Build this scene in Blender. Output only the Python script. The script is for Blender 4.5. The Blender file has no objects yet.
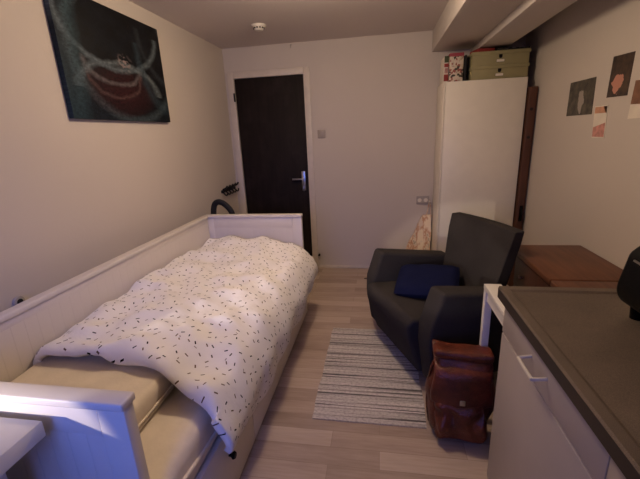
import bpy, bmesh, math, random
from mathutils import Vector, Matrix, noise
random.seed(7)
S = bpy.context.scene
COL = S.collection
PI = math.pi

# ------------------------------------------------------------------ helpers
def lin(c):
    return tuple(((v/255)/12.92 if v/255 <= 0.04045 else ((v/255+0.055)/1.055)**2.4) for v in c)

class NT:
    """small wrapper for building node trees"""
    def __init__(s, name):
        s.m = bpy.data.materials.new(name); s.m.use_nodes = True
        s.t = s.m.node_tree; s.n = s.t.nodes; s.l = s.t.links
        s.b = s.n['Principled BSDF']
    def new(s, typ, **kw):
        x = s.n.new(typ)
        for k, v in kw.items(): setattr(x, k, v)
        return x
    def link(s, a, b): s.l.new(a, b)
    def val(s, sock, v):
        if hasattr(v, 'is_output') or isinstance(v, bpy.types.NodeSocket): s.link(v, sock)
        else: sock.default_value = v
    def math(s, op, a, b=0.0, c=0.0, clamp=False):
        x = s.new('ShaderNodeMath', operation=op); x.use_clamp = clamp
        s.val(x.inputs[0], a); s.val(x.inputs[1], b); s.val(x.inputs[2], c)
        return x.outputs[0]
    def mix(s, f, a, b, blend='MIX'):
        x = s.new('ShaderNodeMix', data_type='RGBA', blend_type=blend)
        s.val(x.inputs[0], f)
        for i, v in ((6, a), (7, b)):
            if isinstance(v, tuple): x.inputs[i].default_value = (*v[:3], 1)
            else: s.link(v, x.inputs[i])
        return x.outputs[2]
    def coord(s, which='Object'):
        return s.new('ShaderNodeTexCoord').outputs[which]
    def mapping(s, vec, scale=(1, 1, 1), rot=(0, 0, 0), loc=(0, 0, 0)):
        x = s.new('ShaderNodeMapping'); s.link(vec, x.inputs[0])
        x.inputs[1].default_value = loc; x.inputs[2].default_value = rot; x.inputs[3].default_value = scale
        return x.outputs[0]
    def noise(s, vec, scale=5, detail=4, rough=0.5):
        x = s.new('ShaderNodeTexNoise'); s.link(vec, x.inputs['Vector'])
        x.inputs['Scale'].default_value = scale; x.inputs['Detail'].default_value = detail; x.inputs['Roughness'].default_value = rough
        return x
    def ramp(s, f, stops):
        x = s.new('ShaderNodeValToRGB'); s.link(f, x.inputs[0]); e = x.color_ramp.elements
        while len(e) < len(stops): e.new(0.5)
        for q, (p, c) in zip(e, stops):
            q.position = p; q.color = (*c[:3], 1) if isinstance(c, tuple) else (c, c, c, 1)
        return x.outputs[0]
    def bump(s, h, strength=0.3, dist=0.01):
        x = s.new('ShaderNodeBump'); s.link(h, x.inputs['Height'])
        x.inputs['Strength'].default_value = strength; x.inputs['Distance'].default_value = dist
        s.link(x.outputs[0], s.b.inputs['Normal'])
    def base(s, c):
        if isinstance(c, tuple): s.b.inputs['Base Color'].default_value = (*c[:3], 1)
        else: s.link(c, s.b.inputs['Base Color'])
    def rough(s, v): s.val(s.b.inputs['Roughness'], v)

def simple(name, rgb, rough=0.5, metal=0.0, var=0.06, nscale=12, bump=0.0, bscale=200, spec=0.5):
    n = NT(name); c = lin(rgb); o = n.coord()
    nz = n.noise(o, nscale, 4)
    n.base(n.ramp(nz.outputs[0], [(0.3, tuple(v*(1-var) for v in c)), (0.7, tuple(min(1, v*(1+var)) for v in c))]))
    n.rough(rough); n.b.inputs['Metallic'].default_value = metal; n.b.inputs['Specular IOR Level'].default_value = spec
    if bump:
        b = n.noise(o, bscale, 3); n.bump(b.outputs[0], bump, 0.004)
    return n.m

def obj(name, bm, mat, parent=None, smooth=True, angle=40):
    bmesh.ops.recalc_face_normals(bm, faces=bm.faces[:])
    me = bpy.data.meshes.new(name)
    bm.to_mesh(me); bm.free()
    if smooth:
        me.shade_smooth(); me.set_sharp_from_angle(angle=math.radians(angle))
    o = bpy.data.objects.new(name, me); COL.objects.link(o)
    for m in (mat if isinstance(mat, (list, tuple)) else [mat]): me.materials.append(m)
    if parent: o.parent = parent
    return o

def tag(o, label=None, cat=None, group=None, kind=None):
    if label: o['label'] = label
    if cat: o['category'] = cat
    if group: o['group'] = group
    if kind: o['kind'] = kind
    return o

def thing(name, label, cat, loc=(0, 0, 0), rz=0, group=None):
    o = bpy.data.objects.new(name, None); COL.objects.link(o)
    o.location = loc; o.rotation_euler = (0, 0, rz); o.empty_display_size = 0.05
    return tag(o, label, cat, group)

def struct(name, bm, mat, parent=None, **kw):
    o = obj(name, bm, mat, parent, **kw)
    if not parent: o['kind'] = 'structure'
    return o

def BM(): return bmesh.new()

def bevel(bm, w, seg=2, edges=None, ang=30):
    es = edges or [e for e in bm.edges if len(e.link_faces) == 2 and e.calc_face_angle(0) > math.radians(ang)]
    if w > 0 and es: bmesh.ops.bevel(bm, geom=es, offset=w, offset_type='OFFSET', segments=seg, profile=0.5, affect='EDGES', clamp_overlap=True)

def merge(dst, src, M=None):
    if M is not None: bmesh.ops.transform(src, matrix=M, verts=src.verts[:])
    me = bpy.data.meshes.new('tmp'); src.to_mesh(me); src.free()
    dst.from_mesh(me); bpy.data.meshes.remove(me)

def box(bm, a, b, bev=0.0, seg=2, M=None):
    t = bmesh.new(); bmesh.ops.create_cube(t, size=1)
    c = [(a[i]+b[i])/2 for i in range(3)]; d = [abs(b[i]-a[i]) for i in range(3)]
    for v in t.verts: v.co = Vector((c[0]+v.co.x*d[0], c[1]+v.co.y*d[1], c[2]+v.co.z*d[2]))
    bevel(t, bev, seg); merge(bm, t, M); return bm

def bx(a, b, bev=0.0, seg=2, M=None): return box(BM(), a, b, bev, seg, M)

def prism(bm, pts, axis, lo, hi, bev=0.0, seg=3, M=None):
    """polygon pts in the plane normal to axis ('x': (y,z), 'y': (x,z), 'z': (x,y)), extruded lo..hi"""
    t = bmesh.new()
    def mk(p, h): return {'x': (h, p[0], p[1]), 'y': (p[0], h, p[1]), 'z': (p[0], p[1], h)}[axis]
    A = [t.verts.new(mk(p, lo)) for p in pts]; B = [t.verts.new(mk(p, hi)) for p in pts]
    t.faces.new(A); t.faces.new(B[::-1])
    n = len(pts)
    for i in range(n): t.faces.new((A[i], B[i], B[(i+1) % n], A[(i+1) % n]))
    bmesh.ops.recalc_face_normals(t, faces=t.faces[:])
    bevel(t, bev, seg, ang=12 if bev else 30); merge(bm, t, M); return bm

def cyl(bm, p, q, r, r2=None, seg=20, bev=0.0):
    p, q = Vector(p), Vector(q); d = q-p
    t = bmesh.new(); bmesh.ops.create_cone(t, cap_ends=True, segments=seg, radius1=r, radius2=r if r2 is None else r2, depth=d.length)
    bevel(t, bev, 2, ang=50)
    merge(bm, t, Matrix.Translation((p+q)/2) @ d.to_track_quat('Z', 'Y').to_matrix().to_4x4()); return bm

def ball(bm, c, r, sc=(1, 1, 1), seg=16):
    t = bmesh.new(); bmesh.ops.create_uvsphere(t, u_segments=seg, v_segments=seg//2, radius=r)
    merge(bm, t, Matrix.Translation(c) @ Matrix.Diagonal((*sc, 1))); return bm

def tube(bm, pts, r, seg=10, closed=False, flat=1.0, res=6):
    """smooth tube through pts (Catmull-Rom)"""
    P = [Vector(p) for p in pts]; n = len(P); path = []
    rng = n if closed else n-1
    for i in range(rng):
        g = lambda k: P[k % n] if closed else P[max(0, min(n-1, k))]
        a, b, c, d = g(i-1), g(i), g(i+1), g(i+2)
        for k in range(res):
            t = k/res
            path.append(0.5*((2*b)+(c-a)*t+(2*a-5*b+4*c-d)*t*t+(3*b-a-3*c+d)*t**3))
    if not closed: path.append(P[-1])
    m = len(path); rings = []
    up = Vector((0, 0, 1)); prev = None
    for i in range(m):
        tan = (path[(i+1) % m]-path[i-1]) if closed else (path[min(m-1, i+1)]-path[max(0, i-1)])
        tan.normalize()
        if prev is None:
            prev = up.cross(tan) if abs(tan.dot(up)) < 0.95 else Vector((1, 0, 0)).cross(tan)
        nx = (prev-tan*prev.dot(tan)).normalized(); prev = nx; ny = tan.cross(nx)
        rings.append([bm.verts.new(path[i]+nx*math.cos(2*PI*k/seg)*r+ny*math.sin(2*PI*k/seg)*r*flat) for k in range(seg)])
    for i in range(m if closed else m-1):
        A, B = rings[i], rings[(i+1) % m]
        for k in range(seg): bm.faces.new((A[k], A[(k+1) % seg], B[(k+1) % seg], B[k]))
    if not closed: bm.faces.new(rings[0][::-1]); bm.faces.new(rings[-1])
    return bm

def puff(w, d, h, n=20, power=2.6, edge=0.012, wr=0.006, seed=0):
    """pillow-like closed shape, base plane z=0 centre"""
    bm = BM(); top = {}; bot = {}
    for i in range(n+1):
        for j in range(n+1):
            u, v = i/n*2-1, j/n*2-1
            k = max(0, (1-abs(u)**power)*(1-abs(v)**power))**0.5
            nz = noise.noise(Vector((u*3+seed, v*3, seed)))*wr*min(1, k*2)
            pin = 1-0.05*(u*u*v*v) - 0.03*(1-abs(u))*abs(v)**6 - 0.03*(1-abs(v))*abs(u)**6
            x, y = u*w/2*pin, v*d/2*pin
            top[i, j] = bm.verts.new((x, y, edge/2+(h/2-edge/2)*k+nz))
            bot[i, j] = top[i, j] if (i in (0, n) or j in (0, n)) else bm.verts.new((x, y, -edge/2-(h/2-edge/2)*k))
    for i in range(n):
        for j in range(n):
            bm.faces.new((top[i, j], top[i+1, j], top[i+1, j+1], top[i, j+1]))
            bm.faces.new((bot[i, j], bot[i, j+1], bot[i+1, j+1], bot[i+1, j]))
    return bm

def ico_knob(bm, c, d, r):
    """turned knob at c, pointing along d"""
    c = Vector(c); d = Vector(d).normalized()
    cyl(bm, c, c+d*0.014, r*0.45, seg=14); cyl(bm, c+d*0.012, c+d*0.02, r*0.6, r, seg=18); cyl(bm, c+d*0.02, c+d*0.028, r, r*0.75, seg=18)
    return bm

# ------------------------------------------------------------------ dimensions (metres)
XL, XR, YB, YF, ZC = -1.537, 1.25, 3.767, -1.0, 2.275

# ------------------------------------------------------------------ materials
def wall_mat(name, rgb):
    n = NT(name); o = n.coord(); c = lin(rgb)
    a = n.noise(o, 1.3, 5); 
    n.base(n.ramp(a.outputs[0], [(0.3, tuple(v*0.96 for v in c)), (0.75, c)]))
    n.rough(0.85); n.b.inputs['Specular IOR Level'].default_value = 0.2
    b = n.noise(o, 38, 6, 0.65); n.bump(b.outputs[0], 0.25, 0.006)
    return n.m
M_wall = wall_mat('wall_paint', (204, 194, 184))
M_ceil = wall_mat('ceiling_paint', (216, 206, 200))
M_beam = wall_mat('beam_paint', (210, 201, 193))
M_trim = simple('trim_paint', (208, 197, 184), 0.45)
M_white = simple('white_lacquer', (232, 228, 222), 0.38, var=0.02)
M_wardrobe = simple('wardrobe_white', (234, 226, 210), 0.4, var=0.02)
M_kitchen = simple('kitchen_laminate', (180, 170, 167), 0.4, var=0.02)
M_black = simple('black_plastic', (6, 6, 7), 0.45, spec=0.12)
M_matblack = simple('matt_black', (16, 15, 15), 0.7)
M_metal = simple('brushed_metal', (190, 188, 184), 0.28, 1.0)
M_sheet = simple('cream_sheet', (232, 220, 202), 0.85, bump=0.25, bscale=60, spec=0.1)
M_navy = simple('navy_fabric', (19, 23, 54), 0.9, bump=0.4, bscale=350, spec=0.1)
M_paper = simple('paper_label', (225, 215, 200), 0.7)
M_grey = simple('grey_plastic', (168, 160, 152), 0.5)
M_switch = simple('aged_switch_plastic', (166, 153, 139), 0.4)
M_off = simple('offwhite_plastic', (222, 214, 200), 0.4)
M_greenbox = simple('green_card', (152, 143, 104), 0.7, var=0.05)
M_greendark = simple('green_card_edge', (126, 118, 82), 0.7)

def floor_mat():
    n = NT('vinyl_planks'); o = n.coord()
    br = n.new('ShaderNodeTexBrick'); n.link(o, br.inputs['Vector'])
    br.offset = 0.37; br.offset_frequency = 2
    br.inputs['Scale'].default_value = 1.0; br.inputs['Brick Width'].default_value = 0.62; br.inputs['Row Height'].default_value = 0.098
    br.inputs['Mortar Size'].default_value = 0.0012; br.inputs['Mortar Smooth'].default_value = 0.3; br.inputs['Bias'].default_value = 0.0
    br.inputs['Color1'].default_value = (0.0, 0.0, 0.0, 1); br.inputs['Color2'].default_value = (1, 1, 1, 1); br.inputs['Mortar'].default_value = (0.4, 0.4, 0.4, 1)
    g = n.noise(n.mapping(o, (2.2, 26, 1)), 3.0, 7, 0.62)
    g2 = n.noise(n.mapping(o, (1.2, 7, 1)), 2.0, 4, 0.5)
    f = n.math('ADD', n.math('MULTIPLY', br.outputs['Color'], 0.30), n.math('ADD', n.math('MULTIPLY', g.outputs[0], 0.42), n.math('MULTIPLY', g2.outputs[0], 0.35)))
    col = n.ramp(f, [(0.2, lin((140, 120, 104))), (0.5, lin((178, 157, 140))), (0.85, lin((206, 188, 172)))])
    col = n.mix(n.math('MULTIPLY', br.outputs['Fac'], 0.45), col, lin((100, 80, 64)))
    n.base(col); n.rough(n.math('ADD', 0.42, n.math('MULTIPLY', g.outputs[0], 0.2)))
    n.b.inputs['Specular IOR Level'].default_value = 0.35
    n.bump(g.outputs[0], 0.08, 0.003)
    return n.m

def wood_mat(name, dark, light, rough=0.4, axis='y', scale=1.0):
    n = NT(name); o = n.coord()
    sc = {'x': (1.5, 16, 16), 'y': (16, 1.5, 16), 'z': (16, 16, 1.5)}[axis]
    g = n.noise(n.mapping(o, tuple(v*scale for v in sc)), 2.2, 7, 0.6)
    h = n.noise(o, 3.5, 3)
    f = n.math('ADD', n.math('MULTIPLY', g.outputs[0], 0.7), n.math('MULTIPLY', h.outputs[0], 0.35))
    n.base(n.ramp(f, [(0.3, lin(dark)), (0.75, lin(light))])); n.rough(rough); n.bump(g.outputs[0], 0.15, 0.003)
    return n.m
M_brown = wood_mat('reddish_brown_wood', (80, 46, 29), (122, 76, 50), 0.42, 'y')
M_darkbrown = wood_mat('dark_brown_wood', (48, 26, 18), (84, 46, 30), 0.5, 'z')
M_plank = wood_mat('old_plank_wood', (58, 32, 22), (98, 58, 40), 0.6, 'z')

def door_mat():
    n = NT('black_brown_door'); o = n.coord()
    g = n.noise(n.mapping(o, (14, 14, 1.2)), 2.0, 6, 0.6)
    h = n.noise(o, 4.5, 5, 0.6)
    c = n.ramp(g.outputs[0], [(0.3, lin((22, 16, 14))), (0.75, lin((38, 28, 25)))])
    c = n.mix(n.math('MULTIPLY', n.ramp(h.outputs[0], [(0.5, 0.0), (0.72, 1.0)]), 0.5), c, lin((52, 42, 41)))
    n.base(c); n.rough(0.65); n.b.inputs['Specular IOR Level'].default_value = 0.2
    return n.m

def duvet_mat():
    n = NT('confetti_duvet_cotton'); uv = n.new('ShaderNodeUVMap').outputs[0]
    def dashes(scale, L, W, off):
        v0 = n.mapping(uv, (1, 1, 1), (0, 0, 0.4), (off, off*0.7, 0))
        vo = n.new('ShaderNodeTexVoronoi', voronoi_dimensions='2D', feature='F1'); n.link(v0, vo.inputs['Vector'])
        vo.inputs['Scale'].default_value = scale; vo.inputs['Randomness'].default_value = 0.75
        sub = n.new('ShaderNodeVectorMath', operation='SUBTRACT'); n.link(v0, sub.inputs[0]); n.link(vo.outputs['Position'], sub.inputs[1])
        sp = n.new('ShaderNodeSeparateColor'); n.link(vo.outputs['Color'], sp.inputs[0])
        ro = n.new('ShaderNodeVectorRotate', rotation_type='Z_AXIS'); n.link(sub.outputs[0], ro.inputs['Vector'])
        n.link(n.math('MULTIPLY', sp.outputs[0], 6.283), ro.inputs['Angle'])
        xy = n.new('ShaderNodeSeparateXYZ'); n.link(ro.outputs[0], xy.inputs[0])
        a = n.math('LESS_THAN', n.math('ABSOLUTE', xy.outputs[0]), L)
        b = n.math('LESS_THAN', n.math('ABSOLUTE', xy.outputs[1]), W)
        return n.math('MULTIPLY', a, b), sp
    m1, s1 = dashes(20.5, 0.0076, 0.0026, 0.0)
    m2, s2 = dashes(10, 0.0060, 0.0020, 3.3)
    o = n.coord(); z = n.noise(o, 6, 3)
    cloth = n.ramp(z.outputs[0], [(0.3, lin((236, 232, 230))), (0.7, lin((244, 240, 238)))])
    ink = n.mix(n.math('GREATER_THAN', s1.outputs[1], 0.62), lin((22, 20, 24)), lin((104, 84, 70)))
    c = n.mix(m1, cloth, ink)
    c = n.mix(n.math('MULTIPLY', m2, 0.8), c, lin((120, 104, 96)))
    n.base(c); n.rough(0.9); n.b.inputs['Specular IOR Level'].default_value = 0.1
    b = n.noise(o, 26, 4, 0.6); n.bump(b.outputs[0], 0.35, 0.012)
    return n.m

def rug_mat():
    n = NT('woven_rag_rug'); o = n.coord()
    w = n.noise(n.mapping(o, (0.5, 62, 1)), 1.0, 3, 0.7)       # stripes running across
    d = n.noise(n.mapping(o, (60, 90, 1)), 1.0, 2, 0.6)
    l = n.noise(n.mapping(o, (0.6, 60, 1), loc=(3, 5, 0)), 1.0, 2, 0.5)
    c = n.ramp(w.outputs[0], [(0.30, lin((98, 92, 94))), (0.41, lin((178, 170, 164))), (0.6, lin((224, 216, 208)))])
    c = n.mix(n.ramp(l.outputs[0], [(0.565, 0.0), (0.60, 0.85)]), c, lin((50, 46, 50)))
    c = n.mix(n.math('MULTIPLY', n.ramp(d.outputs[0], [(0.35, 1.0), (0.55, 0.0)]), 0.4), c, lin((120, 110, 106)))
    n.base(c); n.rough(0.95); n.b.inputs['Specular IOR Level'].default_value = 0.05
    n.bump(n.math('ADD', w.outputs[0], d.outputs[0]), 0.6, 0.006)
    return n.m

def fabric_mat(name, rgb):
    n = NT(name); o = n.coord(); c = lin(rgb)
    d = n.noise(o, 420, 2); g = n.noise(o, 5, 4)
    f = n.math('ADD', n.math('MULTIPLY', d.outputs[0], 0.6), n.math('MULTIPLY', g.outputs[0], 0.4))
    n.base(n.ramp(f, [(0.35, tuple(v*0.75 for v in c)), (0.65, tuple(v*1.3 for v in c))]))
    n.rough(0.92); n.b.inputs['Specular IOR Level'].default_value = 0.15
    n.bump(d.outputs[0], 0.35, 0.003)
    return n.m

def leather_mat():
    n = NT('brown_leather'); o = n.coord()
    g = n.noise(o, 9, 6, 0.62); v = n.new('ShaderNodeTexVoronoi'); n.link(o, v.inputs['Vector']); v.inputs['Scale'].default_value = 140
    n.base(n.ramp(g.outputs[0], [(0.3, lin((58, 23, 14))), (0.55, lin((106, 46, 27))), (0.8, lin((142, 70, 42)))]))
    n.rough(0.36)
    n.bump(n.math('ADD', n.math('MULTIPLY', g.outputs[0], 1.0), n.math('MULTIPLY', v.outputs[0], 0.25)), 0.5, 0.012)
    return n.m

def worktop_mat():
    n = NT('dark_speckled_steel'); o = n.coord()
    s = n.noise(o, 700, 2); g = n.noise(o, 4, 5, 0.6)
    f = n.math('ADD', n.math('MULTIPLY', s.outputs[0], 0.6), n.math('MULTIPLY', g.outputs[0], 0.4))
    n.base(n.ramp(f, [(0.3, lin((80, 70, 60))), (0.7, lin((146, 130, 114)))]))
    n.b.inputs['Metallic'].default_value = 0.35
    n.rough(n.math('ADD', 0.36, n.math('MULTIPLY', g.outputs[0], 0.25)))
    n.bump(s.outputs[0], 0.25, 0.002)
    return n.m

def bead_mat(name, rgb, axis, pitch=0.055):
    """white paint with vertical bead-board grooves every pitch along axis"""
    n = NT(name); o = n.coord(); sp = n.new('ShaderNodeSeparateXYZ'); n.link(o, sp.inputs[0])
    f = n.math('FRACT', n.math('DIVIDE', sp.outputs[{'x': 0, 'y': 1}[axis]], pitch))
    g = n.ramp(f, [(0.0, 0.0), (0.07, 1.0)])
    n.base(lin(rgb)); n.rough(0.4); n.bump(g, 0.35, 0.003)
    return n.m

def painting_mat():
    n = NT('painted_canvas_abstract'); uv = n.new('ShaderNodeUVMap').outputs[0]
    nz = n.noise(uv, 7, 5, 0.65); 
    wob = n.new('ShaderNodeVectorMath', operation='SCALE'); n.link(nz.outputs[1], wob.inputs[0]); wob.inputs[3].default_value = 0.07
    ad = n.new('ShaderNodeVectorMath', operation='ADD'); n.link(uv, ad.inputs[0]); n.link(wob.outputs[0], ad.inputs[1])
    sp = n.new('ShaderNodeSeparateXYZ'); n.link(ad.outputs[0], sp.inputs[0])
    X, Y = sp.outputs[0], sp.outputs[1]
    def ell(cx, cy, rx, ry):
        a = n.math('DIVIDE', n.math('SUBTRACT', X, cx), rx); b = n.math('DIVIDE', n.math('SUBTRACT', Y, cy), ry)
        return n.math('SQRT', n.math('ADD', n.math('MULTIPLY', a, a), n.math('MULTIPLY', b, b)))
    def ring(cx, cy, rx, ry, w):
        d = n.math('ABSOLUTE', n.math('SUBTRACT', ell(cx, cy, rx, ry), 1.0))
        return n.math('SUBTRACT', 1.0, n.math('DIVIDE', d, w), clamp=True)
    fz = n.noise(uv, 38, 5, 0.75)
    fine = n.new('ShaderNodeMapRange'); n.link(fz.outputs[0], fine.inputs[0]); fine.inputs[1].default_value = 0.28; fine.inputs[2].default_value = 0.72
    c = n.mix(n.math('MULTIPLY', n.ramp(nz.outputs[0], [(0.4, 0.0), (0.7, 1.0)]), 0.6), lin((7, 7, 10)), lin((20, 26, 34)))
    # dark opening, then strands
    outer = n.ramp(ell(0.62, 0.62, 0.62, 0.60), [(0.92/2, 0.0), (1.02/2, 1.0)])
    big = ring(0.62, 0.66, 0.52, 0.62, 0.10)
    teal = n.mix(fine.outputs[0], lin((12, 20, 26)), lin((92, 108, 116)))
    out2 = n.math('GREATER_THAN', ell(0.62, 0.66, 0.54, 0.64), 1.0)
    c = n.mix(n.math('MULTIPLY', out2, 0.30), c, n.mix(fine.outputs[0], lin((8, 13, 22)), lin((42, 58, 74))))
    c = n.mix(n.math('MULTIPLY', big, 0.7), c, teal)
    red = n.math('SUBTRACT', 1.0, ell(0.52, 0.30, 0.36, 0.24), clamp=True)
    c = n.mix(n.math('MULTIPLY', n.math('POWER', red, 0.5), 0.85), c, n.mix(fine.outputs[0], lin((14, 6, 8)), lin((70, 28, 32))))
    # (centre, radii, width, strength, colour, half: -1 lower, +1 upper, 0 all)
    for (cx, cy, rx, ry, w, k, col, hf) in [(0.46, 0.56, 0.27, 0.20, 0.13, 0.9, (124, 116, 118), -1), (0.46, 0.48, 0.26, 0.24, 0.10, 0.8, (112, 84, 82), -1),
                                            (0.52, 0.30, 0.40, 0.26, 0.14, 0.9, (124, 136, 142), 1), (0.50, 0.90, 0.46, 0.40, 0.09, 0.95, (118, 132, 140), -1),
                                            (1.02, 0.80, 0.30, 0.62, 0.16, 0.6, (70, 90, 102), -1), (1.12, 0.95, 0.36, 0.50, 0.10, 0.45, (80, 88, 96), -1), (0.06, 1.0, 0.09, 1.0, 0.8, 0.6, (66, 96, 106), 0)]:
        m = ring(cx, cy, rx, ry, w)
        if hf: m = n.math('MULTIPLY', m, n.math('LESS_THAN' if hf < 0 else 'GREATER_THAN', Y, cy))
        c = n.mix(n.math('MULTIPLY', m, k), c, n.mix(fine.outputs[0], tuple(v*0.18 for v in lin(col)), tuple(v*0.8 for v in lin(col))))
    spk = n.math('SUBTRACT', 1.0, ell(0.57, 0.57, 0.09, 0.10), clamp=True)
    c = n.mix(n.math('MULTIPLY', spk, n.ramp(n.noise(uv, 30, 3).outputs[0], [(0.5, 0.0), (0.56, 1.0)])), c, lin((140, 124, 122)))
    n.base(c); n.rough(0.6); n.b.inputs['Specular IOR Level'].default_value = 0.2; n.bump(fine.outputs[0], 0.3, 0.004)
    return n.m

# ------------------------------------------------------------------ room shell
T = 0.12
struct('floor', bx((XL-T, YF-T, -0.1), (XR+T, YB+T, 0)), floor_mat())
struct('ceiling', bx((XL-T, YF-T, ZC), (XR+T, YB+T, ZC+0.1)), M_ceil)
struct('wall_left', bx((XL-T, YF-T, 0), (XL, YB+T, ZC)), M_wall)
struct('wall_right', bx((XR, YF-T, 0), (XR+T, YB+T, ZC)), M_wall)
# back wall with the door opening
DX0, DX1, DZ = -1.447, -0.736, 1.995
bm = BM()
box(bm, (XL, YB, 0), (DX0, YB+T, ZC)); box(bm, (DX1, YB, 0), (XR, YB+T, ZC)); box(bm, (DX0, YB, DZ), (DX1, YB+T, ZC))
struct('wall_back', bm, M_wall)
# wall behind the camera with a window
WX0, WX1, WZ0, WZ1 = -1.25, 0.05, 0.95, 1.95
bm = BM()
box(bm, (XL, YF-T, 0), (WX0, YF, ZC)); box(bm, (WX1, YF-T, 0), (XR, YF, ZC))
box(bm, (WX0, YF-T, 0), (WX1, YF, WZ0)); box(bm, (WX0, YF-T, WZ1), (WX1, YF, ZC))
struct('wall_front', bm, M_wall)
bm = BM()
for x in (WX0, (WX0+WX1)/2-0.025, WX1-0.05): box(bm, (x, YF-0.08, WZ0), (x+0.05, YF-0.03, WZ1), 0.004)
for z in (WZ0, WZ1-0.05): box(bm, (WX0, YF-0.079, z), (WX1, YF-0.031, z+0.05), 0.004)
struct('window_1', bm, M_white)
# boxed-in beams along the ceiling
struct('trim_1', bx((0.462, YF, 2.10), (0.80, YB, ZC), 0.004), M_beam)
struct('trim_2', bx((0.80, YF, 2.05), (1.03, YB, ZC), 0.004), M_beam)
# skirting of the back wall
bm = BM(); box(bm, (-0.66, YB-0.012, 0), (XR, YB, 0.03), 0.003); struct('baseboard_back', bm, M_trim)

# door
door = bpy.data.objects.new('door_1', None); COL.objects.link(door); door.location = ((DX0+DX1)/2, YB, 0); door['kind'] = 'structure'
tag(door, 'black-brown flush interior door in the back wall beyond the bed', 'door')
lx0, lx1 = DX0-door.location.x, DX1-door.location.x
obj('door_leaf', bx((lx0+0.004, 0.004, 0.006), (lx1-0.004, 0.044, DZ-0.004), 0.003), door_mat(), door)
bm = BM(); fw = 0.062
box(bm, (lx0-fw, -0.014, 0), (lx0, 0.0, DZ+fw), 0.003); box(bm, (lx1, -0.014, 0), (lx1+fw, 0.0, DZ+fw), 0.003); box(bm, (lx0, -0.0139, DZ), (lx1, 0.0, DZ+fw), 0.003)
obj('door_frame', bm, M_trim, door)
bm = BM(); hx = -0.79-door.location.x
box(bm, (hx-0.02, -0.004, 0.865), (hx+0.02, 0.004, 1.065), 0.003, M=None)
h = obj('handle_plate', bm, M_metal, door)
bm = BM(); cyl(bm, (hx, 0.0, 0.99), (hx, -0.045, 0.99), 0.010); tube(bm, [(hx, -0.045, 0.99), (hx-0.03, -0.048, 0.99), (hx-0.11, -0.046, 0.99)], 0.009)
obj('handle', bm, M_metal, h)
bm = BM(); cyl(bm, (hx, -0.002, 0.905), (hx, -0.012, 0.905), 0.008)
box(bm, (hx-0.006, -0.020, 0.86), (hx+0.006, -0.016, 0.912), 0.001); obj('key', bm, M_metal, h)
for z in (0.25, 1.82):
    bm = BM(); cyl(bm, (lx0-0.004, -0.018, z-0.04), (lx0-0.004, -0.018, z+0.04), 0.009, bev=0.002); obj('hinge', bm, M_matblack, door)

# ------------------------------------------------------------------ daybed
BX0, BX1, BY0, BY1, BH = -1.40, -0.60, 0.625, 2.73, 0.843
bed = thing('daybed', 'white wooden daybed with panelled back and ends along the left wall', 'bed', ((BX0+BX1)/2, (BY0+BY1)/2, 0))
OX, OY = bed.location.x, bed.location.y
def bl(x, y, z): return (x-OX, y-OY, z)
def bbox(bm, a, b, bev=0.003, seg=2): return box(bm, bl(*a), bl(*b), bev, seg)
M_beadx = bead_mat('bed_panel_bead_x', (215, 207, 198), 'x'); M_beady = bead_mat('bed_panel_bead_y', (215, 207, 198), 'y')
M_bed = simple('bed_white', (216, 208, 199), 0.4, var=0.02)
def bed_end(ya, yb, inner):
    e = BM()
    bbox(e, (BX0+0.002, ya, 0), (BX0+0.075, yb, BH-0.022)); bbox(e, (BX1-0.075, ya, 0), (BX1, yb, BH-0.022))
    bbox(e, (BX0+0.075, ya+0.0005, BH-0.105), (BX1-0.075, yb-0.0005, BH-0.022)); bbox(e, (BX0+0.075, ya+0.0005, 0.03), (BX1-0.075, yb-0.0005, 0.13))
    o = obj('end_panel', e, M_bed, bed)
    obj('infill', bbox(BM(), (BX0+0.072, ya+0.0015, 0.125), (BX1-0.072, yb-0.0015, BH-0.10), 0), M_beadx, o)
    obj('cap', bbox(BM(), (BX0, ya-0.008, BH-0.022), (BX1+0.004, yb+0.008, BH), 0.005, 3), M_bed, o)
bed_end(BY0+0.006, BY0+0.042, 1); bed_end(BY1-0.042, BY1-0.006, -1)
e = BM()
bbox(e, (BX0+0.004, BY0+0.05, BH-0.06), (BX0+0.031, BY1-0.05, BH-0.022)); bbox(e, (BX0+0.004, BY0+0.05, 0.28), (BX0+0.034, BY1-0.05, 0.36))
o = obj('back_panel', e, M_bed, bed)
obj('infill', bbox(BM(), (BX0+0.008, BY0+0.0501, 0.355), (BX0+0.0305, BY1-0.0501, BH-0.055), 0), M_beady, o)
obj('cap', bbox(BM(), (BX0-0.006, BY0+0.051, BH-0.022), (BX0+0.042, BY1-0.051, BH), 0.005, 3), M_bed, o)
obj('side_rail', bbox(BM(), (BX1-0.035, BY0+0.043, 0.3365), (BX1-0.012, BY1-0.043, 0.36), 0.003), M_bed, bed)
obj('slat_base', bbox(BM(), (BX0+0.036, BY0+0.044, 0.30), (BX1-0.036, BY1-0.044, 0.335), 0.003), M_bed, bed)
n_d = 3; L = (BY1-BY0-0.10)/n_d
for k in range(n_d):
    y0 = BY0+0.05+k*L
    d = BM(); bbox(d, (BX1-0.014, y0+0.003, 0.03), (BX1+0.010, y0+L-0.003, 0.336), 0.004)
    bbox(d, (BX0+0.10, y0+0.02, 0.04), (BX1-0.0145, y0+L-0.02, 0.22), 0.002)
    dr = obj('drawer', d, M_bed, bed)
    if k == 0:
        kn = ico_knob(BM(), bl(BX1+0.009, 1.075, 0.222), (1, 0, 0), 0.016); tag(obj('knob', kn, M_black, dr), 'black round knob')

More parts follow.
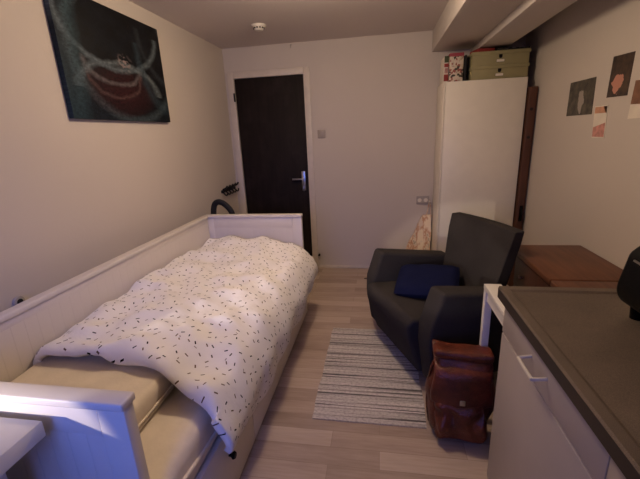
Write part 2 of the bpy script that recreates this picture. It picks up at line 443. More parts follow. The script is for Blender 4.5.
# mattress with fitted sheet
bm = BM(); box(bm, (BX0+0.037, BY0+0.046, 0.337), (BX1+0.002, BY1-0.046, 0.505), 0.045, 5)
bmesh.ops.subdivide_edges(bm, edges=[e for e in bm.edges if e.calc_length() > 0.3], cuts=24, use_grid_fill=True)
for v in bm.verts:
    if v.co.z > 0.44: v.co.z += 0.006*noise.noise(v.co*7)
mt = obj('mattress', bm, M_sheet)
bm = BM(); tube(bm, [(BX1+0.0, 0.68, 0.438), (BX1+0.006, 0.80, 0.425), (BX1+0.004, 0.95, 0.40), (BX1+0.006, 1.15, 0.39), (BX1+0.004, 1.8, 0.39), (BX1, 2.6, 0.39)], 0.007, 8)
obj('sheet_hem', bm, M_sheet, mt)
tag(mt, 'mattress in a cream fitted sheet lying in the white daybed', 'mattress')
# pillow at the near end
pb = BM(); box(pb, (-1.364, 0.680, 0.507), (-0.782, 1.24, 0.607), 0.032, 5)
bmesh.ops.subdivide_edges(pb, edges=[e for e in pb.edges if e.calc_length() > 0.3], cuts=16, use_grid_fill=True)
for v in pb.verts:
    if v.co.z > 0.56: v.co.z += 0.010*noise.noise(v.co*6)-0.004
    if v.co.x > -0.84: v.co.x += 0.010*noise.noise(v.co*5)
pil = obj('pillow', pb, M_sheet); tag(pil, 'flat cream pillow at the near end of the bed under the duvet edge', 'pillow')
for zz, xx in ((0.522, -0.782), (0.540, -0.777)):
    bm = BM(); tube(bm, [(xx-0.01, 0.70, zz), (xx, 0.96, zz), (xx-0.01, 1.21, zz)], 0.0045, 8)
    obj('piping', bm, M_sheet, pil)

# duvet: a quilted sheet draped over mattress, pillow and the open side
def duvet():
    NU, NV = 84, 120
    bm = BM(); uvl = bm.loops.layers.uv.new('UVMap'); grid = []; UV = {}
    def section(t):
        # t: 0 near .. 1 far ; control points (X, Z)
        k = t
        zt = 0.668-0.030*math.sin(PI*min(1, t*1.1))*0.6
        b = 0.03+0.05*k*k
        return [(-1.360, 0.632), (-1.335, 0.668), (-1.20, zt+0.012), (-1.0, zt+0.010*math.sin(t*7)), (-0.84, zt-0.012+0.01*k), (-0.71, 0.612+0.022*k),
                (-0.60+b*0.4, 0.572+0.018*k), (-0.555+b*0.7, 0.50), (-0.535+b*0.75, 0.42), (-0.545+b*0.6, 0.33+0.04*max(0, 1-t/0.16)), (-0.560+b*0.25, 0.25+0.075*max(0, 1-t/0.16)+0.012*math.sin(t*16))]
    near = [1.05, 1.055, 1.065, 1.06, 1.04, 1.00, 0.955, 0.935, 0.94, 0.955, 0.985]
    def cr(P, s):
        n = len(P)-1; f = s*n; i = min(n-1, int(f)); t = f-i
        g = lambda k: P[max(0, min(n, k))]
        def one(a, b, c, d): return 0.5*(2*b+(c-a)*t+(2*a-5*b+4*c-d)*t*t+(3*b-a-3*c+d)*t**3)
        a, b, c, d = g(i-1), g(i), g(i+1), g(i+2)
        return tuple(one(a[q], b[q], c[q], d[q]) for q in range(2)) if isinstance(a, tuple) else one(a, b, c, d)
    for j in range(NV+1):
        t = j/NV; row = []; arc = 0; last = None
        sec = section(t)
        for i in range(NU+1):
            s = i/NU
            x, z = cr(sec, s)
            yn = cr(near, s); y = yn+(2.672-yn)*t
            # the far end tucks down against the end panel
            if t > 0.955: z -= 0.045*((t-0.955)/0.045)**2*(1 if s < 0.65 else 0.4)
            if last: arc += math.hypot(x-last[0], z-last[1])
            last = (x, z)
            if t < 0.03 and s < 0.66: z -= 0.034*(1-t/0.03)**2
            p = Vector((x*3.1, y*2.3, 0))
            top = 1-max(0, min(1, (s-0.72)/0.2))
            w = 0.016*noise.noise(p*1.1)+0.022*noise.noise(Vector((x*9+y*3, y*5-x*3, 2.0)))
            rid = abs(noise.noise(Vector((x*4-y*2.2, y*3.4+x*2.0, 5.5))))
            w += 0.034*(0.30-rid)
            w += 0.010*noise.noise(Vector((x*16, y*12, 9)))
            e = min(1, s/0.06)
            z += w*top*e
            x += (1-top)*(w*1.1+0.010*math.sin(y*15+1.5*math.sin(y*4)))
            v = bm.verts.new((x, y, z)); UV[v] = (arc, y); row.append(v)
        grid.append(row)
    for j in range(NV):
        for i in range(NU):
            f = bm.faces.new((grid[j][i], grid[j][i+1], grid[j+1][i+1], grid[j+1][i]))
            for lp in f.loops: lp[uvl].uv = UV[lp.vert]
    o = obj('duvet', bm, duvet_mat())
    so = o.modifiers.new('thick', 'SOLIDIFY'); so.thickness = 0.026; so.offset = -1
    return o
dv = duvet()
tag(dv, 'white duvet with small dark confetti dashes spread over the bed and hanging over its side', 'duvet')

# ------------------------------------------------------------------ desk corner at lower left
dk = thing('desk', 'small grey-white desk end touching the near end of the bed', 'desk', (-1.17, 0.05, 0))
M_desk = simple('desk_white', (206, 202, 204), 0.45, var=0.02)
def dl(x, y, z): return (x+1.17, y-0.05, z)
obj('tabletop', bx(dl(-1.52, -0.62, 0.756), dl(-0.800, 0.602, 0.800), 0.003), M_desk, dk)
for x in (-1.50, -0.93):
    for y in (-0.58, 0.50): obj('leg', bx(dl(x, y, 0), dl(x+0.05, y+0.05, 0.756), 0.003), M_desk, dk)
obj('back_board', bx(dl(-1.45, 0.515, 0.25), dl(-0.93, 0.53, 0.755), 0.002), M_desk, dk)

# ------------------------------------------------------------------ painting on the left wall
bm = BM(); x0 = XL+0.0008
PY0, PY1, PZ0, PZ1 = 1.70, 2.585, 1.56, 2.165
box(bm, (x0, PY0, PZ0), (x0+0.03, PY1, PZ1), 0.003)
uvl = bm.loops.layers.uv.new('UVMap')
for f in bm.faces:
    for lp in f.loops: lp[uvl].uv = ((lp.vert.co.y-PY0)/(PY1-PY0), (lp.vert.co.z-PZ0)/(PZ1-PZ0))
tag(obj('canvas_painting', bm, painting_mat()), 'dark abstract canvas with teal swirls and a red centre on the left wall', 'painting')

# ------------------------------------------------------------------ armchair
ac = thing('armchair', 'charcoal fabric armchair with a flared high back, turned towards the bed', 'armchair', (0.131, 2.142, 0.006), math.atan2(-0.907, 0.42))
M_chair = fabric_mat('charcoal_upholstery', (57, 53, 52))
def slab(pts, lo, hi, bev, seg=4):
    bm = BM(); prism(bm, pts, 'x', lo, hi, bev, seg); return bm
arm = [(0.012, 0.622), (-0.055, 0.43), (-0.058, 0.32), (-0.02, 0.07), (0.54, 0.07), (0.57, 0.53)]
for lo, hi in ((-0.43, -0.295), (0.295, 0.43)):
    obj('arm', slab(arm, lo, hi, 0.022), M_chair, ac, angle=60)
seat = [(-0.085, 0.425), (-0.115, 0.39), (-0.11, 0.32), (-0.035, 0.075), (0.44, 0.075), (0.44, 0.37)]
obj('seat', slab(seat, -0.293, 0.293, 0.022), M_chair, ac, angle=60)
# backrest: leaning slab, wider at the top
bm = BM()
bmesh.ops.create_cube(bm, size=1)
bmesh.ops.subdivide_edges(bm, edges=bm.edges[:], cuts=7, use_grid_fill=True)
for v in bm.verts:
    l, d, z = v.co.x, v.co.y, v.co.z+0.5
    hw = 0.270 if z < 0.5 else 0.270+0.075*min(1, (z-0.5)/0.45)
    zz = 0.09+z*0.765
    dd = 0.46+0.11*z+0.06*z*z
    dd += (d)*(0.115-0.045*z)
    dd -= 0.025*(abs(l)*2)**2*max(0, z-0.35)       # the wings curl slightly forward
    v.co = Vector((l*2*hw*(1-0.26*z*(l > 0)), dd, zz-0.018*z+0.006*(1-(l*2)**2)*z))
bevel(bm, 0.02, 3, ang=45)
obj('backrest', bm, M_chair, ac, angle=60)
M_leg = simple('dark_chair_leg', (38, 36, 40), 0.4)
for l, d in ((-0.25, 0.06), (0.25, 0.06), (-0.25, 0.46), (0.25, 0.46)):
    obj('leg', cyl(BM(), (l, d, 0), (l, d, 0.078), 0.018, 0.024), M_leg, ac)
# navy cushion leaning in the seat
cb = puff(0.40, 0.33, 0.11, 18, 3.0, 0.012, 0.006, 9)
Mx = Matrix.Translation((0.305, 2.275, 0.485)) @ Matrix.Rotation(math.radians(-12), 4, 'Z') @ Matrix.Rotation(math.radians(14), 4, 'X') @ Matrix.Rotation(math.radians(-4), 4, 'Y')
bmesh.ops.transform(cb, matrix=Mx, verts=cb.verts[:])
tag(obj('cushion', cb, M_navy), 'dark navy cushion leaning against the back of the armchair seat', 'cushion')

# ------------------------------------------------------------------ rug
bm = BM(); bmesh.ops.create_grid(bm, x_segments=24, y_segments=60, size=0.5)
for v in bm.verts:
    x, y = v.co.x, v.co.y
    v.co = Vector((x*0.585+0.006*noise.noise(Vector((y*9, x, 1)))*abs(x)*2, y*0.93, 0.0045+0.0012*noise.noise(Vector((x*30, y*40, 0)))))
ge = bmesh.ops.extrude_face_region(bm, geom=bm.faces[:])
for v in [g for g in ge['geom'] if isinstance(g, bmesh.types.BMVert)]: v.co.z = 0.0005
rug = obj('rag_rug', bm, rug_mat()); rug.location = (-0.058, 2.0, 0)
tag(rug, 'grey and cream striped rag rug on the floor in front of the armchair', 'rug')
bm = BM()
for ys in (-0.465, 0.465):
    for i in range(40):
        x = -0.285+i*0.0146+random.uniform(-0.003, 0.003); L = random.uniform(0.006, 0.016)
        tube(bm, [(x, ys, 0.003), (x+random.uniform(-.003, .003), ys+math.copysign(L, ys), 0.002)], 0.0012, 5, res=2)
o = obj('fringe', bm, simple('rug_thread', (168, 150, 132), 0.9), rug); o['kind'] = 'stuff'

# ------------------------------------------------------------------ kitchen unit
KX, KY0, KY1 = 0.42, -0.95, 1.21
kb = thing('kitchen_cabinet', 'white kitchen base cabinet with drawers below the dark worktop', 'cabinet', (0.83, 0.0, 0))
def kl(x, y, z): return (x-0.83, y, z)
obj('body', bx(kl(KX+0.022, KY0, 0.10), kl(XR-0.01, KY1, 0.868), 0.002), M_kitchen, kb)
obj('plinth', bx(kl(KX+0.07, KY0, 0.0), kl(XR-0.01, KY1-0.01, 0.10), 0), M_kitchen, kb)
w = 0.603
y = KY1
k = 0
while y-w > KY0:
    d = obj('drawer', bx(kl(KX, y-w+0.002, 0.748), kl(KX+0.02, y-0.001, 0.864), 0.002), M_kitchen, kb)
    c = 0.918 - k*w
    bm = BM(); tube(bm, [kl(KX+0.002, c+0.05, 0.808), kl(KX-0.030, c+0.048, 0.803), kl(KX-0.034, c+0.04, 0.802), kl(KX-0.034, c-0.04, 0.802), kl(KX-0.030, c-0.048, 0.803), kl(KX+0.002, c-0.05, 0.808)], 0.0048, 10, res=5)
    tag(obj('handle', bm, M_off, d), 'white plastic bow handle')
    obj('cabinet_door', bx(kl(KX, y-w+0.002, 0.105), kl(KX+0.02, y-0.001, 0.742), 0.002), M_kitchen, kb)
    y -= w; k += 1
# worktop with a raised rim
wt = BM(); wx0, wx1, wy0, wy1 = 0.398, XR-0.004, KY0, 1.222
prof = [(wx0, 0.870), (wx0, 0.904), (wx0+0.004, 0.910), (wx0+0.026, 0.910), (wx0+0.036, 0.905), (wx1, 0.905), (wx1, 0.870)]
prism(wt, prof, 'y', wy0, wy1, 0.0)
prism(wt, [(wy1-0.036, 0.9045), (wy1-0.026, 0.9098), (wy1, 0.9098), (wy1, 0.9045)], 'x', wx0+0.002, wx1)
wo = obj('worktop', wt, [worktop_mat(), simple('worktop_edge_band', (50, 40, 32), 0.5)], smooth=True, angle=20)
for p in wo.data.polygons:
    if p.normal.x < -0.9: p.material_index = 1
tag(wo, 'dark speckled worktop with a raised front rim on the white kitchen cabinet', 'worktop')
# toaster
ts = thing('toaster', 'black rounded toaster standing on the far right of the worktop', 'toaster', (0.812, 0.972, 0.9055))
bm = BM(); prism(bm, [(-0.148, 0.040), (-0.166, 0.07), (-0.165, 0.10), (-0.150, 0.185), (-0.125, 0.210), (0.125, 0.210), (0.150, 0.185), (0.165, 0.10), (0.166, 0.07), (0.148, 0.040)], 'y', -0.085, 0.085, 0.022, 4)
b = obj('housing', bm, M_black, ts, angle=60)
bm = BM()
for y in (-0.035, 0.035): box(bm, (-0.10, y-0.014, 0.204), (0.10, y+0.014, 0.2115), 0.001)
obj('slot', bm, M_matblack, ts)
bm = BM(); tube(bm, [(-0.1535, 0.045, 0.172), (-0.1545, -0.02, 0.168), (-0.1545, -0.06, 0.164)], 0.003, 8); tag(obj('trim_line', bm, M_metal, ts), 'thin silver trim line')
for x, y in ((-0.115, -0.055), (0.115, -0.055), (-0.115, 0.055), (0.115, 0.055)): obj('foot', cyl(BM(), (x, y, 0), (x, y, 0.045), 0.014, 0.017), M_black, ts)
obj('lever', bx((0.155, -0.015, 0.12), (0.185, 0.015, 0.135), 0.004), M_black, ts)

# ------------------------------------------------------------------ white stand between worktop and armchair
st = thing('open_stand', 'narrow white open-framed stand squeezed between the worktop end and the armchair', 'stand', (0.517, 1.445, 0))
def sl(x, y, z): return (x-0.517, y-1.445, z)
obj('top', bx(sl(0.475, 1.24, 0.712), sl(0.55, 1.655, 0.735), 0.002), M_white, st)
for x in (0.484,): obj('apron', bx(sl(x, 1.28, 0.664), sl(x+0.014, 1.615, 0.712)), M_white, st)
for x, yy in ((0.476, 1.242), (0.476, 1.620), (0.517, 1.2425)): obj('leg', bx(sl(x, yy, 0), sl(x+0.032, yy+0.032, 0.712), 0.002), M_white, st)
# navy bag next to it
bm = BM(); box(bm, (0.572, 1.30, 0.001), (0.95, 1.57, 0.52), 0.05, 4)
bmesh.ops.subdivide_edges(bm, edges=[e for e in bm.edges if e.calc_length() > 0.15], cuts=8, use_grid_fill=True)
for v in bm.verts:
    if v.co.z > 0.03: v.co += Vector((noise.noise(v.co*8), noise.noise(v.co*8+Vector((5, 0, 0))), 0.6*noise.noise(v.co*8+Vector((0, 7, 0)))))*0.02
nb = obj('cloth_bag', bm, simple('blue_cloth', (44, 50, 112), 0.9, bump=0.3, bscale=200)); tag(nb, 'navy blue cloth bag on the floor beside the narrow white stand', 'bag')
bm = BM(); tube(bm, [(0.66, 1.43, 0.49), (0.68, 1.43, 0.58), (0.74, 1.43, 0.61), (0.80, 1.43, 0.58), (0.82, 1.43, 0.49)], 0.009, 8); obj('handle', bm, M_navy, nb)

# ------------------------------------------------------------------ leather backpack
bp = thing('backpack', 'brown leather flap backpack standing on the floor against the armchair', 'backpack', (0.378, 1.548, 0), math.radians(-4))
M_lea = leather_mat()
def soft(a, b, bev, amp, cuts=10, f=7, lean=0.0, taper=0.0):
    bm = BM(); box(bm, a, b, bev, 4)
    bmesh.ops.subdivide_edges(bm, edges=[e for e in bm.edges if e.calc_length() > 0.08], cuts=cuts, use_grid_fill=True)
    cx = (a[0]+b[0])/2
    for v in bm.verts:
        k = (v.co.z-a[2])/(b[2]-a[2])
        v.co.x = cx+(v.co.x-cx)*(1-taper*k)
        v.co.y += lean*v.co.z
        if v.co.z > 0.02:
            q = v.co*f
            v.co += Vector((noise.noise(q), noise.noise(q+Vector((9, 0, 0))), 0.3*noise.noise(q+Vector((0, 9, 0)))))*amp*min(1, v.co.z/0.08)
    return bm
bb = soft((-0.135, -0.060, 0.001), (0.135, 0.035, 0.425), 0.045, 0.026, lean=0.07, taper=0.0)
for v in bb.verts:
    k = v.co.z/0.42
    v.co.x *= 0.94+0.20*math.sin(PI*min(1, max(0, k*0.75+0.12)))**2*(1-0.4*k)
    if v.co.y < 0: v.co.y -= 0.035*math.sin(PI*min(1, max(0, k)))**0.8*(1-(v.co.x/0.17)**2)
obj('body', bb, M_lea, bp, angle=70)
bm = soft((-0.132, -0.112, 0.20), (0.134, -0.088, 0.44), 0.010, 0.014, lean=0.09, taper=0.02)
for v in bm.verts:
    v.co.y += 0.028*(v.co.x/0.13)**2
    if v.co.z > 0.36: v.co.y += (v.co.z-0.36)*1.7; v.co.z -= (v.co.z-0.36)**2*2.2
fl = obj('flap', bm, M_lea, bp, angle=70)
bm = BM(); box(bm, (-0.128, -0.03, 0.402), (0.134, 0.065, 0.446), 0.018, 4)
bmesh.ops.subdivide_edges(bm, edges=[e for e in bm.edges if e.calc_length() > 0.06], cuts=8, use_grid_fill=True)
for v in bm.verts: v.co.z += 0.012*noise.noise(v.co*9)+0.02*v.co.x*-1.0
obj('flap_top', bm, M_lea, bp, angle=60)
po = obj('front_pocket', soft((-0.118, -0.125, 0.03), (0.112, -0.060, 0.215), 0.03, 0.034, f=15, lean=0.10), M_lea, bp, angle=70)
obj('strap', bx((-0.010, -0.124, 0.10), (0.010, -0.112, 0.27), 0.002, M=Matrix.Translation((0, 0.024, 0)) @ Matrix.Rotation(-0.10, 4, 'X')), M_lea, bp)
bm = BM(); box(bm, (-0.012, -0.098, 0.218), (0.012, -0.072, 0.245), 0.003); obj('buckle', bm, M_metal, bp)
bm = BM(); tube(bm, [(-0.125, 0.02, 0.36), (-0.142, 0.01, 0.29), (-0.150, 0.0, 0.15), (-0.135, 0.02, 0.02)], 0.010, 8, flat=0.5); obj('shoulder_strap', bm, M_lea, bp)

# ------------------------------------------------------------------ dresser
ds = thing('dresser', 'reddish-brown wooden dresser with a two-leaf top against the right wall', 'dresser', (1.035, 2.05, 0))
def dd(x, y, z): return (x-1.035, y-2.05, z)
obj('body', bx(dd(0.865, 1.70, 0.06), dd(1.235, 2.38, 0.655), 0.004), M_darkbrown, ds)
def leaf(y0, y1): return prism(BM(), [(0.83-1.035, 0.672), (0.838-1.035, 0.69), (1.246-1.035, 0.69), (1.246-1.035, 0.656), (0.85-1.035, 0.656)], 'y', y0-2.05, y1-2.05, 0.003, 2)
bm = BM()
c = 0.035
prism(bm, [(0.832-1.035, 1.832-2.05), (1.246-1.035, 1.832-2.05), (1.246-1.035, 2.415-2.05), (0.832+c-1.035, 2.415-2.05), (0.832-1.035, 2.415-c-2.05)], 'z', 0.657, 0.69, 0.006, 3)
obj('top_leaf', bm, M_brown, ds)
bm = BM(); box(bm, dd(0.832, 1.69, 0.657), dd(1.246, 1.824, 0.689), 0.006, 3); obj('top_leaf', bm, M_brown, ds)
for z0, z1 in ((0.08, 0.25), (0.265, 0.44), (0.455, 0.64)):
    o = obj('drawer', bx(dd(0.85, 1.73, z0), dd(0.867, 2.35, z1), 0.006, 3), M_darkbrown, ds)
    for yy in (1.88, 2.2): obj('knob', ico_knob(BM(), dd(0.851, yy, (z0+z1)/2), (-1, 0, 0), 0.016), M_darkbrown, o)
for x in (0.868, 1.19):
    for yy in (1.705, 2.33): obj('leg', cyl(BM(), dd(x+0.02, yy+0.02, 0), dd(x+0.02, yy+0.02, 0.062), 0.016, 0.022), M_darkbrown, ds)

# ------------------------------------------------------------------ wardrobe
wr = thing('wardrobe', 'tall cream-white wardrobe in the back right corner', 'wardrobe', (0.848, 3.565, 0))
def wl(x, y, z): return (x-0.848, y-3.565, z)
VX0, VX1, VY0, VZ = 0.522, 1.166, 3.378, 1.80
obj('carcass', bx(wl(VX0, VY0+0.021, 0.0), wl(VX1, YB-0.014, VZ), 0.003), M_wardrobe, wr)
obj('wardrobe_door', bx(wl(VX0+0.014, VY0, 0.06), wl(VX1, VY0+0.019, VZ-0.002), 0.003), M_wardrobe, wr)
obj('side_strip', bx(wl(VX0, VY0+0.002, 0.0), wl(VX0+0.011, VY0+0.0205, VZ-0.006), 0.002), M_wardrobe, wr)
# storage boxes on it
def storage_box(z, label):
    t = thing('storage_box', label, 'box', (0.952, 3.555, z), 0, 'green storage boxes on the wardrobe')
    obj('tray', bx((-0.215, -0.152, 0.0), (0.215, 0.152, 0.082), 0.003), M_greenbox, t)
    obj('lid', bx((-0.222, -0.158, 0.078), (0.222, 0.158, 0.104), 0.003), M_greenbox, t)
    bm = BM(); cyl(bm, (0.0, -0.1525, 0.060), (0.0, -0.1545, 0.060), 0.013); box(bm, (-0.013, -0.1545, 0.062), (0.013, -0.1525, 0.076)); obj('finger_hole', bm, M_matblack, t)
    fr = obj('label_holder', bx((-0.033, -0.156, 0.018), (0.033, -0.152, 0.042), 0.002), M_greendark, t)
    obj('paper_label', bx((-0.029, -0.1572, 0.021), (0.029, -0.1555, 0.039), 0), M_paper, fr)
storage_box(VZ+0.0005, 'olive green storage box directly on the wardrobe, lower of the two')
storage_box(VZ+0.105, 'olive green storage box with lid, upper of the two stacked on the wardrobe')
# patterned folders
def print_mat(name, cols, scale, seed):
    n = NT(name); o = n.coord()
    v = n.new('ShaderNodeTexVoronoi'); n.link(n.mapping(o, (1, 1, 1), loc=(seed, 0, 0)), v.inputs['Vector']); v.inputs['Scale'].default_value = scale
    s = n.new('ShaderNodeSeparateColor'); n.link(v.outputs['Color'], s.inputs[0])
    r = n.ramp(s.outputs[0], [((i+0.5)/len(cols), lin(c)) for i, c in enumerate(cols)]); 
    n.n[-1].color_ramp.interpolation = 'CONSTANT'
    n.base(r); n.rough(0.5); return n.m
M_flower = print_mat('flower_print', [(214, 196, 178), (204, 186, 160), (70, 62, 50), (214, 200, 180), (150, 84, 74), (206, 192, 172), (176, 158, 140)], 62, 2)
M_red = simple('red_card', (140, 44, 40), 0.6)
M_greenc = simple('dark_green_card', (66, 74, 44), 0.6)
mg = thing('magazine_file', 'flower-patterned magazine file with pink top, left on the wardrobe', 'magazine file', (0.630, 3.53, VZ+0.0005))
obj('file_box', bx((-0.062, -0.09, 0), (0.048, 0.16, 0.215), 0.003), M_flower, mg)
obj('top_band', bx((-0.0625, -0.0905, 0.195), (0.0485, 0.10, 0.222), 0.002), simple('pink_card', (156, 62, 74), 0.6), mg)
mb = thing('magazine', 'thin red, white and green magazine standing at the left edge of the wardrobe', 'magazine', (0.545, 3.54, VZ+0.0005))
obj('pages', bx((-0.016, -0.088, 0), (0.016, 0.14, 0.205), 0.001), M_paper, mb)
sp = BM(); box(sp, (-0.017, -0.0895, 0.155), (0.017, -0.0865, 0.205)); obj('green_band', sp, M_greenc, mb)
for z0, z1 in ((0.12, 0.148), (0.012, 0.064)): obj('red_band', bx((-0.017, -0.0895, z0), (0.017, -0.0865, z1)), M_red, mb)
sp = BM()
for i in range(3): box(sp, (-0.012+i*0.009, -0.0905, 0.072), (-0.007+i*0.009, -0.0865, 0.112))
obj('red_lettering', sp, M_red, mb)
bm = BM(); box(bm, (-0.009, -0.10, 0), (0.009, 0.14, 0.20), 0.003)
bk = obj('black_folder', bm, M_matblack); bk.location = (0.694, 3.53, VZ+0.0005)
tag(bk, 'narrow black folder between the patterned file and the green boxes', 'folder')
# clutter on the boxes
rb = thing('red_book', 'small dark red book lying on the left of the upper green box', 'book', (0.83, 3.50, VZ+0.2095), math.radians(12))
obj('cover', bx((-0.07, -0.075, 0), (0.07, 0.075, 0.028), 0.002), M_red, rb); obj('page_block', bx((-0.067, -0.070, 0.004), (0.0712, 0.070, 0.024), 0), M_paper, rb)
bm = BM(); bmesh.ops.create_grid(bm, x_segments=26, y_segments=18, size=0.5)
for v in bm.verts:
    x, y = v.co.x, v.co.y
    v.co = Vector((1.045+x*0.24+0.01*noise.noise(Vector((y*6, 2, 0))), 3.52+y*0.24, VZ+0.222+0.014*noise.noise(Vector((x*7, y*7, 4)))))
ge = bmesh.ops.extrude_face_region(bm, geom=bm.faces[:])
for v in [g for g in ge['geom'] if isinstance(g, bmesh.types.BMVert)]: v.co.z = VZ+0.2095
tag(obj('folded_cloth', bm, M_matblack), 'black folded cloth on the right of the upper green box', 'cloth')
# wooden board beside the wardrobe
pk = thing('wooden_board', 'tall dark brown wooden board standing between wardrobe and right wall', 'board', (1.208, 3.36, 0))
obj('plank', bx((-0.030, -0.015, 0.0), (0.030, 0.30, 1.72), 0.004), M_plank, pk)
for z in (1.55, 1.33): obj('bolt_hole', cyl(BM(), (-0.004, -0.0145, z), (-0.004, -0.0175, z), 0.012), M_matblack, pk)
bm = BM(); box(bm, (-0.012, -0.02, 0.62), (0.016, -0.0145, 0.76), 0.003); tube(bm, [(0.0, -0.02, 0.74), (0.0, -0.045, 0.70), (0.0, -0.04, 0.64), (0.0, -0.02, 0.63)], 0.008, 8); obj('bracket', bm, M_black, pk)

# ------------------------------------------------------------------ cards on the right wall
def card(corners, mat, label, name='postcard', cat='picture', kids=()):
    """corners TL TR BR BL as (y, z) on the right wall"""
    cy = sum(c[0] for c in corners)/4; cz = sum(c[1] for c in corners)/4
    bm = BM(); prism(bm, [(c[0]-cy, c[1]-cz) for c in corners], 'x', -0.0025, 0.0)
    o = obj(name, bm, mat); o.location = (XR, cy, cz); tag(o, label, cat, 'cards pinned on the right wall')
    for nm, m, pts in kids:
        b = BM(); prism(b, [(p[0], p[1]) for p in pts], 'x', -0.0030, -0.0006); obj(nm, b, m, o)
    return o
def photo_mat(name, dark, light, spot, sc, sr, sstr, seed):
    """dark snapshot: soft noise plus one pale blob at sc (y,z) with radius sr"""
    n = NT(name); o = n.coord(); nz = n.noise(n.mapping(o, loc=(seed, seed, 0)), 24, 4)
    c = n.ramp(nz.outputs[0], [(0.35, lin(dark)), (0.7, lin(light))])
    sp = n.new('ShaderNodeSeparateXYZ'); n.link(o, sp.inputs[0])
    a = n.math('DIVIDE', n.math('SUBTRACT', sp.outputs[1], sc[0]), sr[0]); b = n.math('DIVIDE', n.math('SUBTRACT', sp.outputs[2], sc[1]), sr[1])
    r = n.math('ADD', n.math('SQRT', n.math('ADD', n.math('MULTIPLY', a, a), n.math('MULTIPLY', b, b))), n.math('MULTIPLY', n.math('SUBTRACT', nz.outputs[0], 0.3), 1.1))
    c = n.mix(n.math('MULTIPLY', n.ramp(r, [(0.95, 1.0), (1.0, 0.0)]), sstr), c, lin(spot))
    n.base(c); n.rough(0.45); return n.m
card([(2.84, 1.683), (2.54, 1.683), (2.53, 1.474), (2.842, 1.474)], photo_mat('snapshot_grey', (44, 40, 34), (92, 84, 70), (160, 150, 140), (-0.01, -0.02), (0.045, 0.085), 0.9, 1),
     'dark grey snapshot with a pale figure, leftmost card on the right wall')
card([(2.395, 1.764), (2.218, 1.758), (2.222, 1.553), (2.402, 1.556)], photo_mat('snapshot_flower', (36, 28, 24), (84, 62, 46), (196, 136, 116), (0.01, -0.035), (0.062, 0.062), 0.95, 3),
     'dark snapshot with a round pink flower, highest card on the right wall')
M_peach = simple('peach_print', (206, 150, 118), 0.5, var=0.2, nscale=30); M_pink = simple('pink_print', (200, 140, 128), 0.5, var=0.25, nscale=40)
card([(2.502, 1.516), (2.372, 1.516), (2.36, 1.341), (2.488, 1.340)], M_paper, 'small white card with orange top and pink foot, below the other wall cards',
     kids=[('orange_strip', M_peach, [(0.066, 0.083), (-0.052, 0.083), (-0.055, 0.048), (0.063, 0.048)]), ('dark_corner', M_matblack, [(-0.02, 0.0835), (-0.052, 0.0835), (-0.055, 0.05), (-0.045, 0.05)]), ('pink_strip', M_pink, [(0.058, -0.03), (-0.058, -0.005), (-0.064, -0.083), (0.055, -0.083)])])
card([(2.172, 1.62), (2.03, 1.61), (2.045, 1.44), (2.184, 1.437)], M_paper, 'card with a brown picture above a cream strip at the right picture edge',
     kids=[('brown_print', simple('brown_print', (128, 88, 66), 0.5, var=0.25, nscale=30), [(0.064, 0.092), (-0.077, 0.082), (-0.070, -0.025), (0.071, -0.020)])])

# ------------------------------------------------------------------ small wall things
# coat rack near the door
cr_ = thing('coat_rack', 'black row of coat hooks on the left wall beside the door', 'coat rack', (XL, 3.53, 0.925))
obj('rail', bx((0.0005, -0.17, -0.012), (0.012, 0.17, 0.016), 0.002), M_matblack, cr_)
for i in range(5):
    yy = -0.145+i*0.0725
    bm = BM(); tube(bm, [(0.010, yy, 0.02), (0.045, yy, 0.035), (0.06, yy, 0.055)], 0.009, 8); tube(bm, [(0.010, yy, -0.005), (0.035, yy, -0.035), (0.052, yy, -0.03), (0.058, yy, -0.008)], 0.008, 8)
    obj('hook', bm, M_matblack, cr_)
# dark bag with an arched strap standing behind the bed end
hb = thing('shoulder_bag', 'black bag with an arched strap behind the far bed end', 'bag', (-1.345, 2.92, 0))
obj('bag_body', soft((-0.12, -0.10, 0.001), (0.12, 0.10, 0.70), 0.05, 0.02), M_matblack, hb, angle=70)
bm = BM(); tube(bm, [(-0.085, 0.0, 0.66), (-0.085, 0.0, 0.79), (-0.066, 0.0, 0.88), (-0.025, 0.0, 0.908), (0.03, 0.0, 0.885), (0.085, 0.0, 0.81), (0.10, 0.0, 0.66)], 0.018, 10, flat=1.4); obj('arched_strap', bm, M_matblack, hb)
# light switch
sw = thing('light_switch', 'small square light switch on the back wall right of the door', 'switch', (-0.581, YB, 1.43))
obj('plate', bx((-0.04, -0.010, -0.04), (0.04, -0.0005, 0.04), 0.006, 3), M_switch, sw); obj('rocker', bx((-0.025, -0.014, -0.028), (0.025, -0.009, 0.028), 0.002), M_switch, sw)
# sockets
so_ = thing('wall_socket', 'grey double wall socket on the back wall beside the wardrobe', 'socket', (0.425, YB, 0.745))
obj('plate', bx((-0.062, -0.012, -0.042), (0.062, -0.0005, 0.042), 0.005, 3), M_grey, so_)
for x in (-0.03, 0.03): obj('outlet', cyl(BM(), (x, -0.0115, 0), (x, -0.0135, 0), 0.02), M_off, so_)
sl_ = thing('wall_socket', 'round dark socket on the left wall just above the bed back', 'socket', (XL, 1.205, 0.796))
obj('plate', cyl(BM(), (0.0005, 0, 0), (0.012, 0, 0), 0.026, 0.024, bev=0.002), M_grey, sl_); obj('outlet', cyl(BM(), (0.0115, 0, 0), (0.0145, 0, 0), 0.013), M_matblack, sl_)
